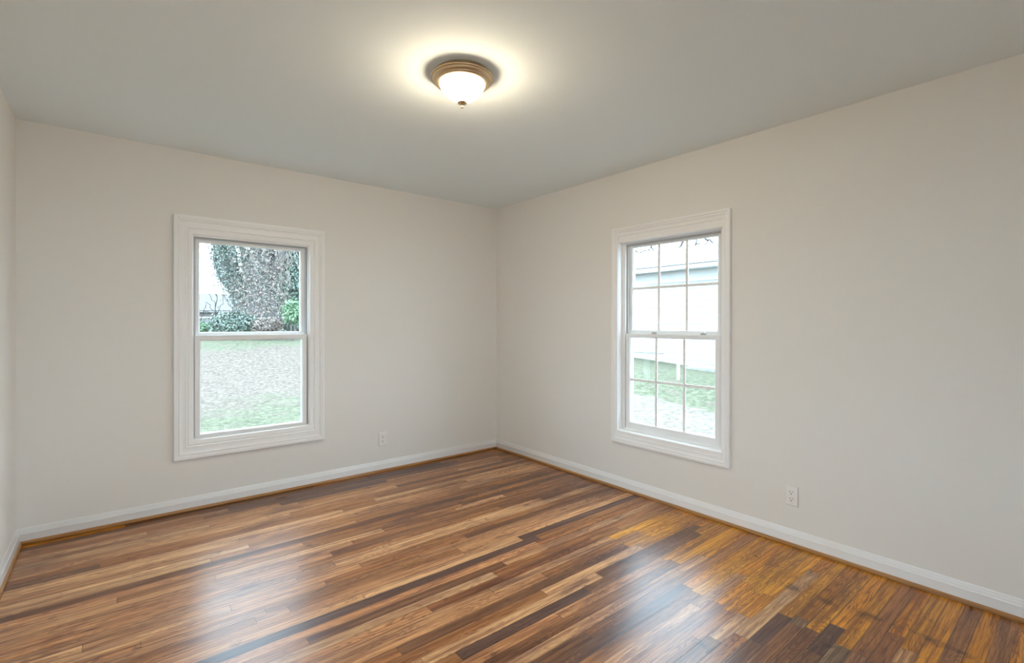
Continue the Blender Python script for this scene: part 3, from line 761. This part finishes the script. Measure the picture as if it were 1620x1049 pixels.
# thin bare sapling in front of the pale sky
def twigs(name, label, cat, base, paths, rr=1.0, mat=M_twig, part='branch'):
    e = empty(name, base); tag(e, label, cat)
    for path in paths:
        m = MB(); pl = limb(path, 5); pl = [(p+Vector((rg.gauss(0, .03), rg.gauss(0, .03), rg.gauss(0, .03))), r) for p, r in pl]
        m.tube([p-e.location for p, r in pl], [max(r*rr, .012) for p, r in pl], 5, False); m.build(part, mat, e, smooth=True)
    return e
b_ = wpt(340, 522, 19.0); b_.z = gz(b_.x, b_.y)
S = 19.
twigs('bare_sapling', 'thin bare leafless sapling left of the ivy-covered tree', 'sapling', b_, [
    [(340, 528, S, .022), (341, 500, S, .018), (343, 470, S, .014), (336, 440, S, .012), (333, 405, S, .010), (326, 385, S, .008)],
    [(343, 470, S, .012), (348, 445, S, .010), (344, 420, S, .009), (332, 400, S, .007)],
    [(342, 485, S, .013), (332, 468, S, .010), (328, 450, S, .009), (330, 425, S, .008), (334, 395, S, .007)],
    [(341, 500, S, .012), (328, 478, S, .010), (320, 500, S, .008)],
    [(341, 500, S, .012), (352, 480, S, .011), (352, 465, S, .010), (362, 480, S, .009), (372, 498, S, .008)],
    [(340, 505, S, .011), (349, 492, S, .010), (360, 500, S, .009)],
    [(336, 440, S, .008), (341, 425, S, .007), (338, 390, S, .006)],
    [(340, 510, S, .010), (336, 495, S, .009), (322, 492, S, .007), (318, 508, S, .006)]])

# wire fence at the end of the yard
f2 = empty('wire_fence', (-2., 24.2, .55)); tag(f2, 'wire fence with a pale lower rail along the far end of the yard', 'fence')
def fenceline(px0, px1, py0, py1, d0, d1, r, name, mat):
    m = MB(); a = wpt(px0, py0, d0)-f2.location; c = wpt(px1, py1, d1)-f2.location
    m.tube([a.lerp(c, k/8) for k in range(9)], r, 6); m.build(name, mat, f2)
fenceline(250, 520, 491.5, 492.5, 22.5, 22.5, .018, 'top_wire', M_twig)
fenceline(250, 351, 502.5, 502.5, 22.6, 22.6, .030, 'lower_rail', M_galvl)
for px in (300, 352, 478):
    m = MB(); a = wpt(px, 490, 22.5); zb = gz(a.x, a.y); a -= f2.location
    m.tube([(a.x, a.y, zb-f2.location.z-.1), tuple(a)], .035, 8); m.build('post', M_galv, f2, smooth=True)

# distant house roof at the left of the back window
M_far = material('far_roof', (.10, .095, .09), .9); M_farw = material('far_wall', (.13, .125, .12), .9)
c = wpt(300, 470, 48); hz = gz(min(c.x, 38), min(c.y, 48))
dh = empty('distant_house', (c.x, c.y, .8)); tag(dh, 'pale distant house behind the bare sapling beyond the wire fence', 'house')
m = MB(); m.box(-8, 6.0, -3, 3, -1.2, 1.5); m.build('wall', M_farw, dh)
m = MB(); m.add([(-8.5, -3.5, 1.45), (6.5, -3.5, 1.45), (6.5, 0, 3.4), (-8.5, 0, 3.4), (-8.5, 3.5, 1.45), (6.5, 3.5, 1.45)], [(0,1,2,3), (3,2,5,4), (0,3,4), (1,5,2), (0,4,5,1)]); m.build('roof', M_far, dh)

# bare tree behind the outbuilding, branches over its roof
B = 26.
b_ = wpt(1215, 470, B); b_.z = -.2
bt = twigs('bare_tree', 'bare leafless tree reaching over the roof of the white outbuilding', 'tree', b_, [
    [(1060, 330, B, .10), (1083, 375, B, .045), (1078, 390, B, .03), (1066, 396, B, .025), (1052, 398, B, .02)],
    [(1095, 330, B, .08), (1112, 372, B, .04), (1120, 380, B, .03), (1134, 387, B, .022)],
    [(1020, 340, B, .06), (1027, 380, B, .03), (1034, 398, B, .02)],
    [(1000, 390, B, .03), (1009, 402, B, .022), (1028, 394, B, .02), (1040, 380, B, .02)],
    [(1085, 370, B, .03), (1090, 395, B, .02)], [(1104, 372, B, .03), (1100, 388, B, .02), (1108, 384, B, .02)],
    [(1120, 380, B, .02), (1112, 390, B, .015)]], rr=1.7)
m = MB(); m.tube([(0, 0, -.3), (.1, 0, 3.2), Vector(wpt(1140, 320, B))-b_, Vector(wpt(1110, 230, B))-b_], [.35, .28, .16, .08], 10); m.build('trunk', M_bark, bt, smooth=True)
